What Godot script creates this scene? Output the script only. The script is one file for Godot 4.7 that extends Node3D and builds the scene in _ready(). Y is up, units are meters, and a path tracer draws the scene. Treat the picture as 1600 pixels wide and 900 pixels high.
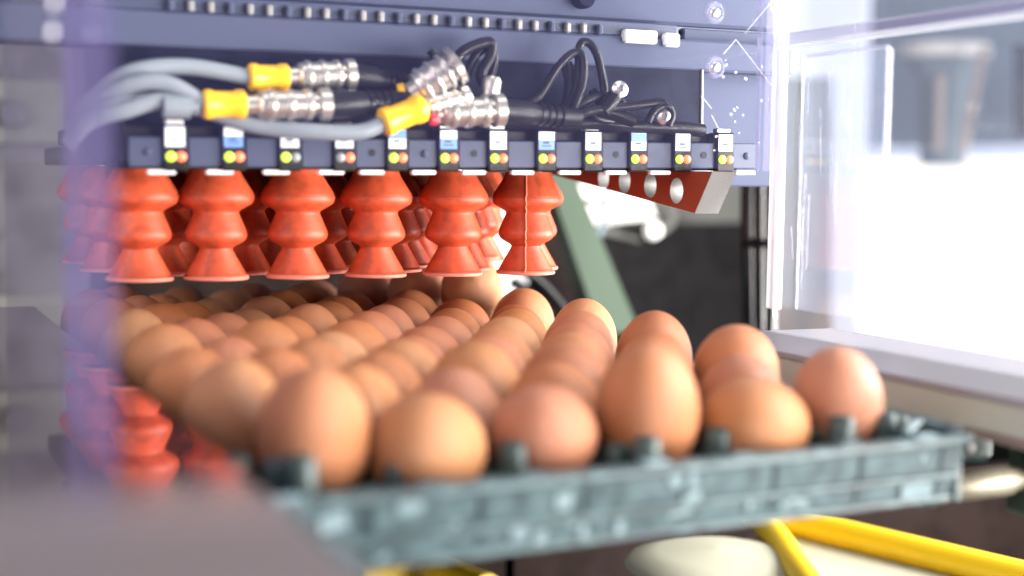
extends Node3D
# Egg packing machine: a tray of brown eggs, red bellows suction cups above it, guards of clear plastic round it.
# Axes: x along the tray's front edge, y up (0 = the plane of the egg tops), -z into the machine. Metres.

const PITCH := 0.05
const ROW := 0.0433

var rng := RandomNumberGenerator.new()
var M := {}
var speckle: NoiseTexture2D
var mottle: NoiseTexture2D

# ---------------------------------------------------------------- mesh helpers
class MB:
	var v := PackedVector3Array()
	var n := PackedVector3Array()
	func tri(a: Vector3, b: Vector3, c: Vector3, na: Vector3, nb: Vector3, nc: Vector3) -> void:
		if (b - a).cross(c - a).dot(na + nb + nc) > 0.0:
			v.append_array([a, c, b]); n.append_array([na, nc, nb])
		else:
			v.append_array([a, b, c]); n.append_array([na, nb, nc])
	func quad(a: Vector3, b: Vector3, c: Vector3, d: Vector3, nn: Vector3) -> void:
		tri(a, b, c, nn, nn, nn); tri(a, c, d, nn, nn, nn)
	func done() -> ArrayMesh:
		var arr := []
		arr.resize(Mesh.ARRAY_MAX)
		arr[Mesh.ARRAY_VERTEX] = v
		arr[Mesh.ARRAY_NORMAL] = n
		var m := ArrayMesh.new()
		m.add_surface_from_arrays(Mesh.PRIMITIVE_TRIANGLES, arr)
		return m
	# box with chamfered edges
	func box(size: Vector3, c: float, t := Transform3D()) -> void:
		var h := size / 2.0
		c = minf(c, minf(h.x, minf(h.y, h.z)) * 0.49)
		for ax in 3:
			var bx := (ax + 1) % 3
			var cx := (ax + 2) % 3
			for s in [-1.0, 1.0]:
				var q := []
				for w in [[-1, -1], [1, -1], [1, 1], [-1, 1]]:
					var p := Vector3()
					p[ax] = s * h[ax]; p[bx] = w[0] * (h[bx] - c); p[cx] = w[1] * (h[cx] - c)
					q.append(t * p)
				var nn := Vector3(); nn[ax] = s
				quad(q[0], q[1], q[2], q[3], (t.basis * nn).normalized())
			for s in [-1.0, 1.0]:
				for r in [-1.0, 1.0]:
					var nn := Vector3(); nn[bx] = s; nn[cx] = r
					var q := []
					for w in [[-1, 0], [1, 0], [1, 1], [-1, 1]]:
						var p := Vector3()
						p[ax] = w[0] * (h[ax] - c)
						p[bx] = s * (h[bx] - (c if w[1] == 0 else 0.0))
						p[cx] = r * (h[cx] - (c if w[1] == 1 else 0.0))
						q.append(t * p)
					quad(q[0], q[1], q[2], q[3], (t.basis * nn).normalized())
		for sx in [-1.0, 1.0]:
			for sy in [-1.0, 1.0]:
				for sz in [-1.0, 1.0]:
					var s := Vector3(sx, sy, sz)
					var nn := (t.basis * s).normalized()
					tri(t * (s * (h - Vector3(0, c, c))), t * (s * (h - Vector3(c, 0, c))), t * (s * (h - Vector3(c, c, 0))), nn, nn, nn)
	# surface of revolution round y; profile of (radius, height) from bottom to top; corners sharper than 50 degrees stay sharp
	func lathe(pr: PackedVector2Array, seg: int, t := Transform3D()) -> void:
		var k := pr.size()
		var en := []
		for i in k - 1:
			var d := pr[i + 1] - pr[i]
			en.append(Vector2(d.y, -d.x).normalized())
		for i in k - 1:
			var n0: Vector2 = en[i]
			var n1: Vector2 = en[i]
			if i > 0 and n0.dot(en[i - 1]) > 0.64: n0 = (n0 + en[i - 1]).normalized()
			if i < k - 2 and n1.dot(en[i + 1]) > 0.64: n1 = (n1 + en[i + 1]).normalized()
			for j in seg:
				var a := TAU * j / seg
				var b := TAU * (j + 1) / seg
				var ca := Vector3(cos(a), 0, sin(a)); var cb := Vector3(cos(b), 0, sin(b))
				var up := Vector3.UP
				var p0 := t * (ca * pr[i].x + up * pr[i].y); var p1 := t * (cb * pr[i].x + up * pr[i].y)
				var p2 := t * (cb * pr[i + 1].x + up * pr[i + 1].y); var p3 := t * (ca * pr[i + 1].x + up * pr[i + 1].y)
				var m0 := (t.basis * (ca * n0.x + up * n0.y)).normalized(); var m1 := (t.basis * (cb * n0.x + up * n0.y)).normalized()
				var m2 := (t.basis * (cb * n1.x + up * n1.y)).normalized(); var m3 := (t.basis * (ca * n1.x + up * n1.y)).normalized()
				if pr[i].x > 1e-6: tri(p0, p1, p2, m0, m1, m2)
				if pr[i + 1].x > 1e-6: tri(p0, p2, p3, m0, m2, m3)
	# round tube along points (smoothed), end caps included
	func tube(pts: Array, r: float, seg := 12, sub := 8, r_end := -1.0) -> void:
		if r_end < 0.0: r_end = r
		var c := PackedVector3Array()
		var q := pts.size()
		for i in q - 1:
			var p0: Vector3 = pts[maxi(i - 1, 0)]; var p1: Vector3 = pts[i]; var p2: Vector3 = pts[i + 1]; var p3: Vector3 = pts[mini(i + 2, q - 1)]
			for s in sub:
				c.append(p1.cubic_interpolate(p2, p0, p3, float(s) / sub))
		c.append(pts[q - 1])
		var k := c.size()
		var side := Vector3.UP.cross(c[1] - c[0])
		if side.length() < 1e-6: side = Vector3.RIGHT.cross(c[1] - c[0])
		side = side.normalized()
		var ring0 := []; var nor0 := []
		for i in k:
			var d := (c[mini(i + 1, k - 1)] - c[maxi(i - 1, 0)]).normalized()
			side = (side - d * side.dot(d)).normalized()
			var oth := d.cross(side)
			var rr := lerpf(r, r_end, float(i) / (k - 1))
			var ring := []; var nor := []
			for j in seg:
				var a := TAU * j / seg
				var nn := side * cos(a) + oth * sin(a)
				nor.append(nn); ring.append(c[i] + nn * rr)
			if i > 0:
				for j in seg:
					var l := (j + 1) % seg
					tri(ring0[j], ring0[l], ring[l], nor0[j], nor0[l], nor[l])
					tri(ring0[j], ring[l], ring[j], nor0[j], nor[l], nor[j])
			if i == 0 or i == k - 1:
				var dd := -d if i == 0 else d
				for j in seg:
					tri(c[i], ring[j], ring[(j + 1) % seg], dd, dd, dd)
			ring0 = ring; nor0 = nor
	# polygon in a plane (origin o, axes ex, ey) pushed out by `out`
	func prism(poly: PackedVector2Array, o: Vector3, ex: Vector3, ey: Vector3, out: Vector3) -> void:
		var nn := out.normalized()
		var idx := Geometry2D.triangulate_polygon(poly)
		for i in range(0, idx.size(), 3):
			var p := []
			for j in 3: p.append(o + ex * poly[idx[i + j]].x + ey * poly[idx[i + j]].y)
			tri(p[0], p[1], p[2], -nn, -nn, -nn)
			tri(p[0] + out, p[1] + out, p[2] + out, nn, nn, nn)
		var turn := -1.0 if Geometry2D.is_polygon_clockwise(poly) else 1.0
		for i in poly.size():
			var e := poly[(i + 1) % poly.size()] - poly[i]
			var en := Vector2(e.y, -e.x).normalized() * turn
			var a := o + ex * poly[i].x + ey * poly[i].y
			var b := o + ex * poly[(i + 1) % poly.size()].x + ey * poly[(i + 1) % poly.size()].y
			quad(a, b, b + out, a + out, (ex * en.x + ey * en.y).normalized())

func box_mesh(size: Vector3, c := 0.001) -> ArrayMesh:
	var b := MB.new(); b.box(size, c); return b.done()
func lathe_mesh(pr: Array, seg := 32) -> ArrayMesh:
	var b := MB.new(); b.lathe(PackedVector2Array(pr), seg); return b.done()
func tube_mesh(pts: Array, r: float, seg := 12, sub := 8, r_end := -1.0) -> ArrayMesh:
	var b := MB.new(); b.tube(pts, r, seg, sub, r_end); return b.done()
func along(a: Vector3, b: Vector3) -> Transform3D:      # y axis from a to b, origin a
	var y := (b - a).normalized()
	var x := y.cross(Vector3.BACK if absf(y.z) < 0.9 else Vector3.RIGHT).normalized()
	return Transform3D(Basis(x, y, x.cross(y)), a)

# ---------------------------------------------------------------- scene helpers
func tag(o: Node3D, label: String, category: String, group := "", kind := "") -> Node3D:
	o.set_meta("label", label)
	if category: o.set_meta("category", category)
	if group: o.set_meta("group", group)
	if kind: o.set_meta("kind", kind)
	return o
func numbered(called: String) -> String:
	if not has_node(called): return called
	var i := 1
	while has_node("%s_%03d" % [called, i]): i += 1
	return "%s_%03d" % [called, i]
func thing(called: String, label: String, category: String, group := "", at := Vector3.ZERO) -> Node3D:
	var o := Node3D.new()
	o.name = numbered(called)
	add_child(o)
	o.position = at
	return tag(o, label, category, group)
func put(called: String, mesh: Mesh, mat: Material, parent: Node3D, at := Vector3.ZERO, turn := Basis()) -> MeshInstance3D:
	var o := MeshInstance3D.new()
	var nm := called
	var i := 1
	while parent.has_node(nm):
		nm = "%s_%03d" % [called, i]; i += 1
	o.name = nm
	o.mesh = mesh
	o.material_override = mat
	parent.add_child(o, true)
	o.transform = Transform3D(turn, at)
	return o
func setting(called: String, mesh: Mesh, mat: Material, label: String, at := Vector3.ZERO, turn := Basis()) -> MeshInstance3D:
	var o := put(called, mesh, mat, self, at, turn)
	tag(o, label, "", "", "structure")
	return o

# ---------------------------------------------------------------- materials
func lin(r: float, g: float, b: float) -> Color:
	return Color(r, g, b).linear_to_srgb()
func mat(called: String, c: Color, rough := 0.5, metal := 0.0) -> StandardMaterial3D:
	var m := StandardMaterial3D.new()
	m.resource_name = called
	m.albedo_color = c
	m.roughness = rough
	m.metallic = metal
	M[called] = m
	return m
func noise_tex(seed_: int, freq: float, lo: Color, hi: Color, size := 256, oct := 4) -> NoiseTexture2D:
	var t := NoiseTexture2D.new()
	t.width = size; t.height = size; t.seamless = true
	var f := FastNoiseLite.new()
	f.seed = seed_; f.frequency = freq; f.fractal_octaves = oct
	f.noise_type = FastNoiseLite.TYPE_SIMPLEX_SMOOTH
	t.noise = f
	var g := Gradient.new()
	g.offsets = PackedFloat32Array([0.22, 0.62]); g.colors = PackedColorArray([lo, hi])
	t.color_ramp = g
	return t
func tri_map(m: StandardMaterial3D, scale: float) -> void:
	m.uv1_triplanar = true
	m.uv1_scale = Vector3.ONE * scale
func worn(m: StandardMaterial3D, tex: Texture2D, scale: float, rough_tex: Texture2D = null) -> void:
	m.albedo_texture = tex
	if rough_tex: m.roughness_texture = rough_tex
	tri_map(m, scale)
func pane(called: String, c: Color, alpha: float, rough := 0.06) -> StandardMaterial3D:
	var m := mat(called, Color(c.r, c.g, c.b, alpha), rough)
	m.transparency = BaseMaterial3D.TRANSPARENCY_ALPHA
	m.cull_mode = BaseMaterial3D.CULL_DISABLED
	m.metallic_specular = 0.32
	return m
func glow(called: String, c: Color, e: float) -> StandardMaterial3D:
	var m := mat(called, c, 0.4)
	m.emission_enabled = true
	m.emission = c
	m.emission_energy_multiplier = e
	return m

func make_materials() -> void:
	speckle = noise_tex(11, 0.09, Color(0.70, 0.68, 0.66), Color(1, 1, 1), 256, 5)
	mottle = noise_tex(5, 0.02, Color(0.8, 0.8, 0.8), Color(1, 1, 1), 256, 4)
	var bump := noise_tex(8, 0.12, Color(0, 0, 0), Color(1, 1, 1), 256, 3)
	var scuff := noise_tex(21, 0.012, Color(0.66, 0.69, 0.71), Color(1, 1, 1), 512, 3)
	var grain := noise_tex(31, 0.05, Color(0.75, 0.75, 0.76), Color(1, 1, 1), 256, 4)
	var tones := [
		["pale tan", lin(0.66, 0.31, 0.145)], ["light brown", lin(0.60, 0.24, 0.102)], ["orange brown", lin(0.59, 0.21, 0.078)],
		["pinkish brown", lin(0.60, 0.236, 0.13)], ["reddish brown", lin(0.52, 0.178, 0.075)], ["yellowish tan", lin(0.62, 0.26, 0.10)]]
	for t in tones:
		for k in 2:
			var c: Color = t[1]
			var m := mat("eggshell %s %d" % [t[0], k], c.lightened(0.05 * k), 0.36)
			worn(m, speckle, 22.0 + 9.0 * k)
			m.heightmap_enabled = true
			m.heightmap_texture = bump
			m.heightmap_scale = 0.012
			m.metallic_specular = 0.45
	var s := mat("red silicone", lin(0.66, 0.094, 0.033), 0.5)
	worn(s, mottle, 18.0)
	s.subsurf_scatter_enabled = true
	s.subsurf_scatter_strength = 0.06
	mat("red silicone edge", lin(0.78, 0.23, 0.16), 0.55)
	var t := mat("tray plastic", lin(0.064, 0.112, 0.128), 0.5)
	worn(t, scuff, 9.0)
	var tp := mat("tray dark plastic", lin(0.026, 0.055, 0.055), 0.5)
	worn(tp, grain, 10.0)
	mat("tray scuff", lin(0.165, 0.24, 0.27), 0.6)
	mat("tray wear", lin(0.145, 0.22, 0.25), 0.6)
	mat("glossy black hose", lin(0.010, 0.010, 0.014), 0.14)
	mat("black plastic", lin(0.009, 0.009, 0.012), 0.4).metallic_specular = 0.3
	mat("black rubber", lin(0.009, 0.009, 0.011), 0.32).metallic_specular = 0.3
	var dp := mat("dark anodised plate", lin(0.010, 0.0125, 0.026), 0.4)
	worn(dp, mottle, 9.0)
	var bm := mat("blue grey aluminium", lin(0.066, 0.078, 0.125), 0.5, 0.0)
	var bs := mat("blue grey block", lin(0.045, 0.057, 0.102), 0.45)
	bs.metallic_specular = 0.35
	mat("white plastic", lin(0.75, 0.75, 0.76), 0.45)
	mat("label white", lin(0.72, 0.76, 0.84), 0.5)
	mat("label blue", lin(0.12, 0.26, 0.68), 0.5)
	mat("label print", lin(0.03, 0.04, 0.08), 0.6)
	var nk := mat("nickel", lin(0.62, 0.60, 0.56), 0.34, 0.9)
	nk.roughness_texture = null
	mat("bright steel", lin(0.78, 0.78, 0.80), 0.3, 1.0)
	mat("cable grey", lin(0.20, 0.235, 0.265), 0.45)
	mat("yellow sleeve", lin(0.92, 0.50, 0.004), 0.35)
	mat("red cap", lin(0.5, 0.01, 0.03), 0.4)
	var al := mat("raw aluminium", lin(0.30, 0.30, 0.31), 0.55, 0.4)
	worn(al, speckle, 60.0)
	var br := mat("red brown bracket face", lin(0.25, 0.047, 0.026), 0.45)  # even red brown tone over the arm
	worn(br, speckle, 40.0)
	var rl := mat("rail aluminium", lin(0.27, 0.27, 0.30), 0.4, 0.1)
	var rs := mat("rail side", lin(0.40, 0.41, 0.35), 0.6)
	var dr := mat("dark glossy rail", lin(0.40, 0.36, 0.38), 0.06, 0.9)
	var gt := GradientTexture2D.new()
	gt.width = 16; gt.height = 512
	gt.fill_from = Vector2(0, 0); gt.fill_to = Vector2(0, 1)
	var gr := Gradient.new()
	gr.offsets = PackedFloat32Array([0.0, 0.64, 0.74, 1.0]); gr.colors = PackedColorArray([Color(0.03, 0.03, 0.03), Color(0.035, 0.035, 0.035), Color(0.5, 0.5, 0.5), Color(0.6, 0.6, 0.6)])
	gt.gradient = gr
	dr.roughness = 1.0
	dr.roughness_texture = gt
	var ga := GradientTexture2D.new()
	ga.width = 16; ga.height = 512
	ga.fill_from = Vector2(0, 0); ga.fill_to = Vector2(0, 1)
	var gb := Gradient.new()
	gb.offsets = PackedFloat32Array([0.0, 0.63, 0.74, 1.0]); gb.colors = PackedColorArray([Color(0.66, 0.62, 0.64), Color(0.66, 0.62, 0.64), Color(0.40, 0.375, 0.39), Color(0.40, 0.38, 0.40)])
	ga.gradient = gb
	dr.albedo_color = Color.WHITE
	dr.albedo_texture = ga  # front end darkened in colour so the mirrored valve lights fade out
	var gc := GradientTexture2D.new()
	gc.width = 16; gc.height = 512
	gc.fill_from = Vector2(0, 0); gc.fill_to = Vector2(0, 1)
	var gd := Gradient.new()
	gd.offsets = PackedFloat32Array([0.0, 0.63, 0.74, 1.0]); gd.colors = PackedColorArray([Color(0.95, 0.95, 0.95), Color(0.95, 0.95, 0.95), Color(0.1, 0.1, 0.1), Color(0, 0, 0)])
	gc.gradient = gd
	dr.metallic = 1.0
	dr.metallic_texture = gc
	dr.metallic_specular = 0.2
	mat("lip brown", lin(0.22, 0.16, 0.14), 0.5)
	var ws := mat("worn shaft", lin(0.30, 0.28, 0.21), 0.5, 0.5)
	worn(ws, grain, 30.0)
	mat("sage paint", lin(0.075, 0.105, 0.08), 0.5)
	var dk := mat("charcoal panel", lin(0.011, 0.0105, 0.012), 0.55)
	worn(dk, mottle, 4.0)
	var gs := mat("grey steel wall", lin(0.12, 0.115, 0.135), 0.5)
	worn(gs, mottle, 3.0)
	mat("pale grey paint", lin(0.16, 0.165, 0.155), 0.5)
	var ir := mat("dark interior", lin(0.016, 0.010, 0.009), 0.6)
	worn(ir, mottle, 3.0)
	var fl := mat("dark floor", lin(0.018, 0.013, 0.011), 0.6)
	worn(fl, mottle, 1.5)
	mat("yellow paint", lin(0.74, 0.50, 0.006), 0.42)
	var cr := mat("cream plastic", lin(0.38, 0.38, 0.30), 0.6)
	cr.metallic_specular = 0.3
	mat("machine teal grey", lin(0.20, 0.27, 0.33), 0.5)
	mat("salmon paint", lin(0.50, 0.42, 0.40), 0.5)
	mat("far wall paint", lin(0.27, 0.37, 0.50), 0.7)
	var sc := mat("scratch", lin(0.8, 0.8, 0.86), 0.6)
	pane("front guard plastic", lin(0.26, 0.26, 0.70), 0.014)  # lilac haze of the guard's reflection put into its tint
	pane("front guard edge", lin(0.50, 0.50, 0.80), 0.30)
	pane("left guard plastic", lin(0.15, 0.135, 0.20), 0.46, 0.08)
	pane("left guard band", lin(0.165, 0.135, 0.31), 0.86, 0.08)
	pane("left guard lip", lin(0.17, 0.14, 0.34), 0.63, 0.08)
	pane("side guard plastic", lin(0.62, 0.72, 0.92), 0.07)
	pane("side guard edge", lin(0.74, 0.78, 0.84), 0.45)
	pane("side guard joint", lin(0.34, 0.33, 0.50), 0.30)
	pane("streak", lin(0.40, 0.42, 0.58), 0.16)
	for q in ["dark interior", "dark floor", "charcoal panel", "pale grey paint", "dark anodised plate", "sage paint", "blue grey aluminium", "grey steel wall"]:
		M[q].metallic_specular = 0.15
	glow("window glow", Color(1.0, 0.99, 0.985), 1.1)
	glow("dim edge glow", Color(0.88, 0.92, 1.0), 0.55)
	glow("tall window glow", Color(0.90, 0.93, 1.0), 0.70)
	glow("hall lamp glow", Color(1.0, 0.98, 0.95), 1.1)
	glow("green indicator light", lin(0.55, 0.80, 0.04), 1.0)
	glow("orange indicator light", lin(0.95, 0.17, 0.06), 1.0)
	mat("indicator off", lin(0.25, 0.27, 0.27), 0.4)

# ---------------------------------------------------------------- shapes
func egg_mesh(k: float, seg := 40) -> ArrayMesh:        # 1 m high, 1 m wide, base at the origin, blunt end up
	var pr := []
	var n := 26
	var widest := 0.0
	for i in n + 1:
		var th := PI * i / n
		var r := 0.5 * sin(th) * (1.0 - k * cos(th) - 0.06 * cos(th) * cos(th))
		widest = maxf(widest, r)
		pr.append(Vector2(r, 0.5 - 0.5 * cos(th)))
	for i in pr.size():
		pr[i] = Vector2(pr[i].x * 0.5 / widest, pr[i].y)
	pr[0].x = 0.0; pr[n].x = 0.0
	return lathe_mesh(pr, seg)

func cup_profile() -> Array:
	return [Vector2(0.0160, 0.0002), Vector2(0.0189, 0.0), Vector2(0.0194, 0.0008), Vector2(0.0192, 0.0019), Vector2(0.0178, 0.0027), Vector2(0.0172, 0.0042), Vector2(0.0098, 0.0172), Vector2(0.0097, 0.0184), Vector2(0.0110, 0.0196),
		Vector2(0.0158, 0.0222), Vector2(0.0173, 0.0236), Vector2(0.0181, 0.0254), Vector2(0.0182, 0.0272), Vector2(0.0177, 0.0292), Vector2(0.0136, 0.0388), Vector2(0.0134, 0.0400), Vector2(0.0144, 0.0412),
		Vector2(0.0196, 0.0440), Vector2(0.0214, 0.0454), Vector2(0.0223, 0.0472), Vector2(0.0225, 0.0494), Vector2(0.0218, 0.0518), Vector2(0.0158, 0.0615), Vector2(0.0146, 0.0640), Vector2(0.0140, 0.0665)]

# ---------------------------------------------------------------- the scene
func _ready() -> void:
	rng.seed = 77
	camera_and_light()
	make_materials()
	surroundings()
	rails_and_guards()
	egg_tray()
	eggs()
	suction_cups()
	valve_bar()
	machine_head()
	cables()
	back_of_machine()
	lower_right()

func area(called: String, pos: Vector3, at: Vector3, size: Vector2, e: float, c: Color) -> void:
	var l := AreaLight3D.new()
	l.name = called
	add_child(l)
	l.area_size = size
	l.light_energy = e
	l.light_color = c
	l.area_normalize_energy = true
	l.area_range = 8.0
	l.shadow_enabled = true
	l.look_at_from_position(pos, at)

func camera_and_light() -> void:
	var cam := Camera3D.new()
	cam.name = "camera"
	add_child(cam)
	cam.transform = Transform3D(Basis(Vector3(0.911626, 0.012992, 0.410814), Vector3(0.019761, 0.996959, -0.075381), Vector3(-0.410544, 0.076838, 0.908597)).orthonormalized(), Vector3(-0.168868, 0.081947, 0.551816))
	cam.fov = 22.7524
	cam.near = 0.02
	cam.far = 30.0
	var ca := CameraAttributesPhysical.new()
	ca.frustum_focal_length = 59.641
	ca.frustum_focus_distance = 0.925
	ca.exposure_aperture = 3.408
	ca.frustum_near = 0.02
	ca.frustum_far = 30.0
	cam.attributes = ca
	cam.current = true
	var we := WorldEnvironment.new()
	we.name = "environment"
	var e := Environment.new()
	e.background_mode = Environment.BG_COLOR
	e.background_color = lin(0.10, 0.10, 0.115)
	e.tonemap_mode = Environment.TONE_MAPPER_LINEAR
	e.tonemap_exposure = 1.14
	e.sdfgi_enabled = true
	e.ssao_enabled = true
	e.ssil_enabled = true
	we.environment = e
	add_child(we)
	area("window_light", Vector3(1.10, 0.16, 0.26), Vector3(0.1, 0.0, 0.22), Vector2(1.15, 0.8), 7.5, Color(1.0, 0.985, 0.96))
	area("hall_lamp_left", Vector3(-0.95, 0.75, 0.75), Vector3(0.1, 0.02, -0.1), Vector2(0.8, 0.8), 1.2, Color(1.0, 0.94, 0.87))
	area("low_egg_fill", Vector3(1.0, -0.13, 0.95), Vector3(0.15, -0.05, 0.0), Vector2(0.9, 0.36), 3.9, Color(1.0, 0.97, 0.94))  # added unseen light, low at right front, for the egg highlights
	area("side_fill_light", Vector3(-1.1, 0.30, 0.15), Vector3(0.0, 0.03, 0.0), Vector2(0.7, 0.9), 1.5, Color(0.97, 0.97, 1.0))  # added unseen fill to brighten the left guard and the cups' left sides
	area("hall_lamp_above", Vector3(0.25, 1.5, 0.25), Vector3(0.15, 0.0, -0.05), Vector2(0.9, 0.6), 0.8, Color(1.0, 0.98, 0.96))
	area("hall_lamp_behind", Vector3(0.85, 1.1, -0.75), Vector3(0.6, 0.0, -1.0), Vector2(0.4, 0.4), 0.35, Color(1.0, 0.99, 0.97))

func surroundings() -> void:
	setting("floor", box_mesh(Vector3(8, 0.1, 8), 0.0), M["dark floor"], "dark concrete floor under the packing machine", Vector3(0.8, -0.85, -1.0))
	var w := thing("lit_window", "bright frosted window seen through the clear side guard", "window")
	put("pane", box_mesh(Vector3(0.01, 0.385, 2.2), 0.002), M["window glow"], w, Vector3(1.6, -0.0675, -0.60))
	put("edge_blend", box_mesh(Vector3(0.01, 0.022, 2.2), 0.002), M["dim edge glow"], w, Vector3(1.601, 0.1372, -0.60))  # dim glowing strip added to soften the bright window's upper edge
	put("pane", box_mesh(Vector3(0.01, 0.985, 1.2), 0.002), M["tall window glow"], w, Vector3(1.6, 0.2325, -2.31))
	setting("far_wall", box_mesh(Vector3(0.1, 1.6, 2.2), 0.0), M["far wall paint"], "pale wall above the bright window", Vector3(1.66, 0.945, -0.60))
	var h := thing("hopper", "blurred teal grey hopper on salmon legs beyond the side guard", "hopper")
	var a: Vector3 = Vector3(1.3500, 0.2698, -1.2003)
	put("funnel", lathe_mesh([Vector2(0.030, -0.16), Vector2(0.034, -0.155), Vector2(0.040, -0.03), Vector2(0.056, -0.012), Vector2(0.060, 0.0), Vector2(0.0, 0.004)], 28), M["machine teal grey"], h, a)
	put("lid", lathe_mesh([Vector2(0.066, 0.003), Vector2(0.068, 0.008), Vector2(0.066, 0.024), Vector2(0.0, 0.03)], 28), M["white plastic"], h, a)
	for q in [[Vector3(1.3100, 0.2417, -1.1642), Vector3(1.3100, 0.1314, -1.1641)], [Vector3(1.3100, 0.2777, -1.0740), Vector3(1.3100, 0.1308, -1.1099)]]:
		put("leg", tube_mesh(q, 0.007, 10, 2), M["salmon paint"], h)
	var p := thing("dark_post", "dark upright post at the right edge beyond the side guard", "post")
	put("shaft", tube_mesh([Vector3(1.3000, 0.2664, -0.9899), Vector3(1.3000, 0.1468, -0.9833)], 0.010, 12, 2), M["dark anodised plate"], p)
	put("cap", lathe_mesh([Vector2(0.012, 0), Vector2(0.012, 0.008), Vector2(0, 0.01)], 14), M["dark anodised plate"], p, Vector3(1.3000, 0.2664, -0.9899))

func rails_and_guards() -> void:
	# right rail
	var r := thing("guide_rail", "pale aluminium guide rail right of the egg tray", "rail")
	var b := MB.new()
	b.prism(PackedVector2Array([Vector2(0.325, -0.0222), Vector2(0.325, -0.0190), Vector2(0.3495, -0.0127), Vector2(0.40, -0.0127), Vector2(0.40, -0.0222)]), Vector3(0, 0, -0.205), Vector3.RIGHT, Vector3.UP, Vector3(0, 0, 0.315))
	put("top_strip", b.done(), M["rail aluminium"], r)
	put("side_board", box_mesh(Vector3(0.07, 0.0165, 0.315), 0.0008), M["rail side"], r, Vector3(0.3625, -0.0307, -0.0475))
	put("bottom_lip", box_mesh(Vector3(0.074, 0.0035, 0.315), 0.0008), M["lip brown"], r, Vector3(0.3625, -0.0410, -0.0475))
	# left rail
	var l := thing("guide_rail", "dark glossy guide rail left of the egg tray mirroring the cups", "rail")
	put("top_strip", box_mesh(Vector3(0.30, 0.010, 0.92), 0.0002), M["dark interior"], l, Vector3(-0.2145, -0.0163, -0.02))
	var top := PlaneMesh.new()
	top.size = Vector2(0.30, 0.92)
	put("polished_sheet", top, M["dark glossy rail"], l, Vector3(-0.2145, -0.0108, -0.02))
	put("side_board", box_mesh(Vector3(0.29, 0.03, 0.9), 0.001), M["dark interior"], l, Vector3(-0.216, -0.0365, -0.02))
	# clear front guard
	var f := thing("front_guard", "clear plastic guard with painted lilac haze in front of the valve bar", "guard")
	put("lower_sheet", box_mesh(Vector3(0.72, 0.0795, 0.003), 0.0004), M["front guard plastic"], f, Vector3(-0.0105, 0.1272, -0.2), Basis(Vector3.BACK, 0.006))
	put("upper_sheet", box_mesh(Vector3(0.72, 0.20, 0.003), 0.0004), M["front guard plastic"], f, Vector3(-0.0105, 0.270, -0.2), Basis(Vector3.BACK, 0.006))
	put("side_edge", box_mesh(Vector3(0.004, 0.30, 0.005), 0.0004), M["front guard edge"], f, Vector3(0.345, 0.238, -0.2005))
	put("side_edge", box_mesh(Vector3(0.0016, 0.30, 0.004), 0.0004), M["front guard edge"], f, Vector3(0.337, 0.238, -0.2005))
	for q in [Vector3(0.3012, 0.1830, -0.1975), Vector3(0.3025, 0.1504, -0.1975)]:
		var s := put("screw", lathe_mesh([Vector2(0.0068, 0), Vector2(0.0068, 0.001), Vector2(0.0052, 0.0024), Vector2(0.0046, 0.0022), Vector2(0.0040, 0.0008), Vector2(0.0, 0.0008)], 28), M["front guard edge"], f, q, Basis(Vector3.RIGHT, PI / 2))
		put("head", lathe_mesh([Vector2(0.0034, 0.0006), Vector2(0.0034, 0.0018), Vector2(0.0026, 0.0026), Vector2(0.0, 0.0028)], 20), M["bright steel"], s)
	for q in [[Vector3(0.3243, 0.1720, -0.1980), Vector3(0.3433, 0.1925, -0.1980)], [Vector3(0.3179, 0.1678, -0.1980), Vector3(0.3445, 0.1412, -0.1980)], [Vector3(0.3090, 0.1585, -0.1980), Vector3(0.3179, 0.1678, -0.1980)], [Vector3(0.2942, 0.1328, -0.1980), Vector3(0.3017, 0.1253, -0.1980)], [Vector3(0.3018, 0.1215, -0.1980), Vector3(0.3066, 0.1138, -0.1980)]]:
		put("scratch", tube_mesh(q, 0.00022, 5, 1), M["scratch"], f)
	for i in 16:
		put("scuff_mark", box_mesh(Vector3(rng.randf_range(0.0006, 0.0022), rng.randf_range(0.0006, 0.0016), 0.0003), 0.0001), M["scratch"], f, Vector3(rng.randf_range(0.30, 0.338), rng.randf_range(0.10, 0.168), -0.1981), Basis(Vector3.BACK, rng.randf_range(0, 3)))
	# clear side guard on the right rail
	var g := thing("side_guard", "clear plastic side guard standing on the right rail", "guard")
	var poly := PackedVector2Array([Vector2(-0.198, 0.166), Vector2(-0.198, -0.004)])
	for i in 7:
		var t := PI / 2 * i / 6
		poly.append(Vector2(-0.1895 - 0.0085 * cos(t), -0.004 - 0.0085 * sin(t)))
	poly.append_array([Vector2(0.11, -0.0125), Vector2(0.11, 0.166)])
	b = MB.new(); b.prism(poly, Vector3(0.35, 0, 0), Vector3.BACK, Vector3.UP, Vector3(0.004, 0, 0))
	put("lower_sheet", b.done(), M["side guard plastic"], g)
	put("upper_sheet", box_mesh(Vector3(0.004, 0.19, 0.308), 0.0004), M["side guard plastic"], g, Vector3(0.352, 0.268, -0.044))
	put("joint_strip", box_mesh(Vector3(0.007, 0.006, 0.308), 0.0006), M["side guard joint"], g, Vector3(0.352, 0.1695, -0.044))
	put("joint_strip", box_mesh(Vector3(0.008, 0.0022, 0.308), 0.0006), M["side guard edge"], g, Vector3(0.3515, 0.1645, -0.044))
	put("corner_strip", box_mesh(Vector3(0.004, 0.355, 0.0125), 0.0008), M["side guard edge"], g, Vector3(0.346, 0.180, -0.191))
	put("door_sheet", box_mesh(Vector3(0.003, 0.155, 0.080), 0.0004), M["side guard plastic"], g, Vector3(0.3575, 0.080, -0.143))
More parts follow.
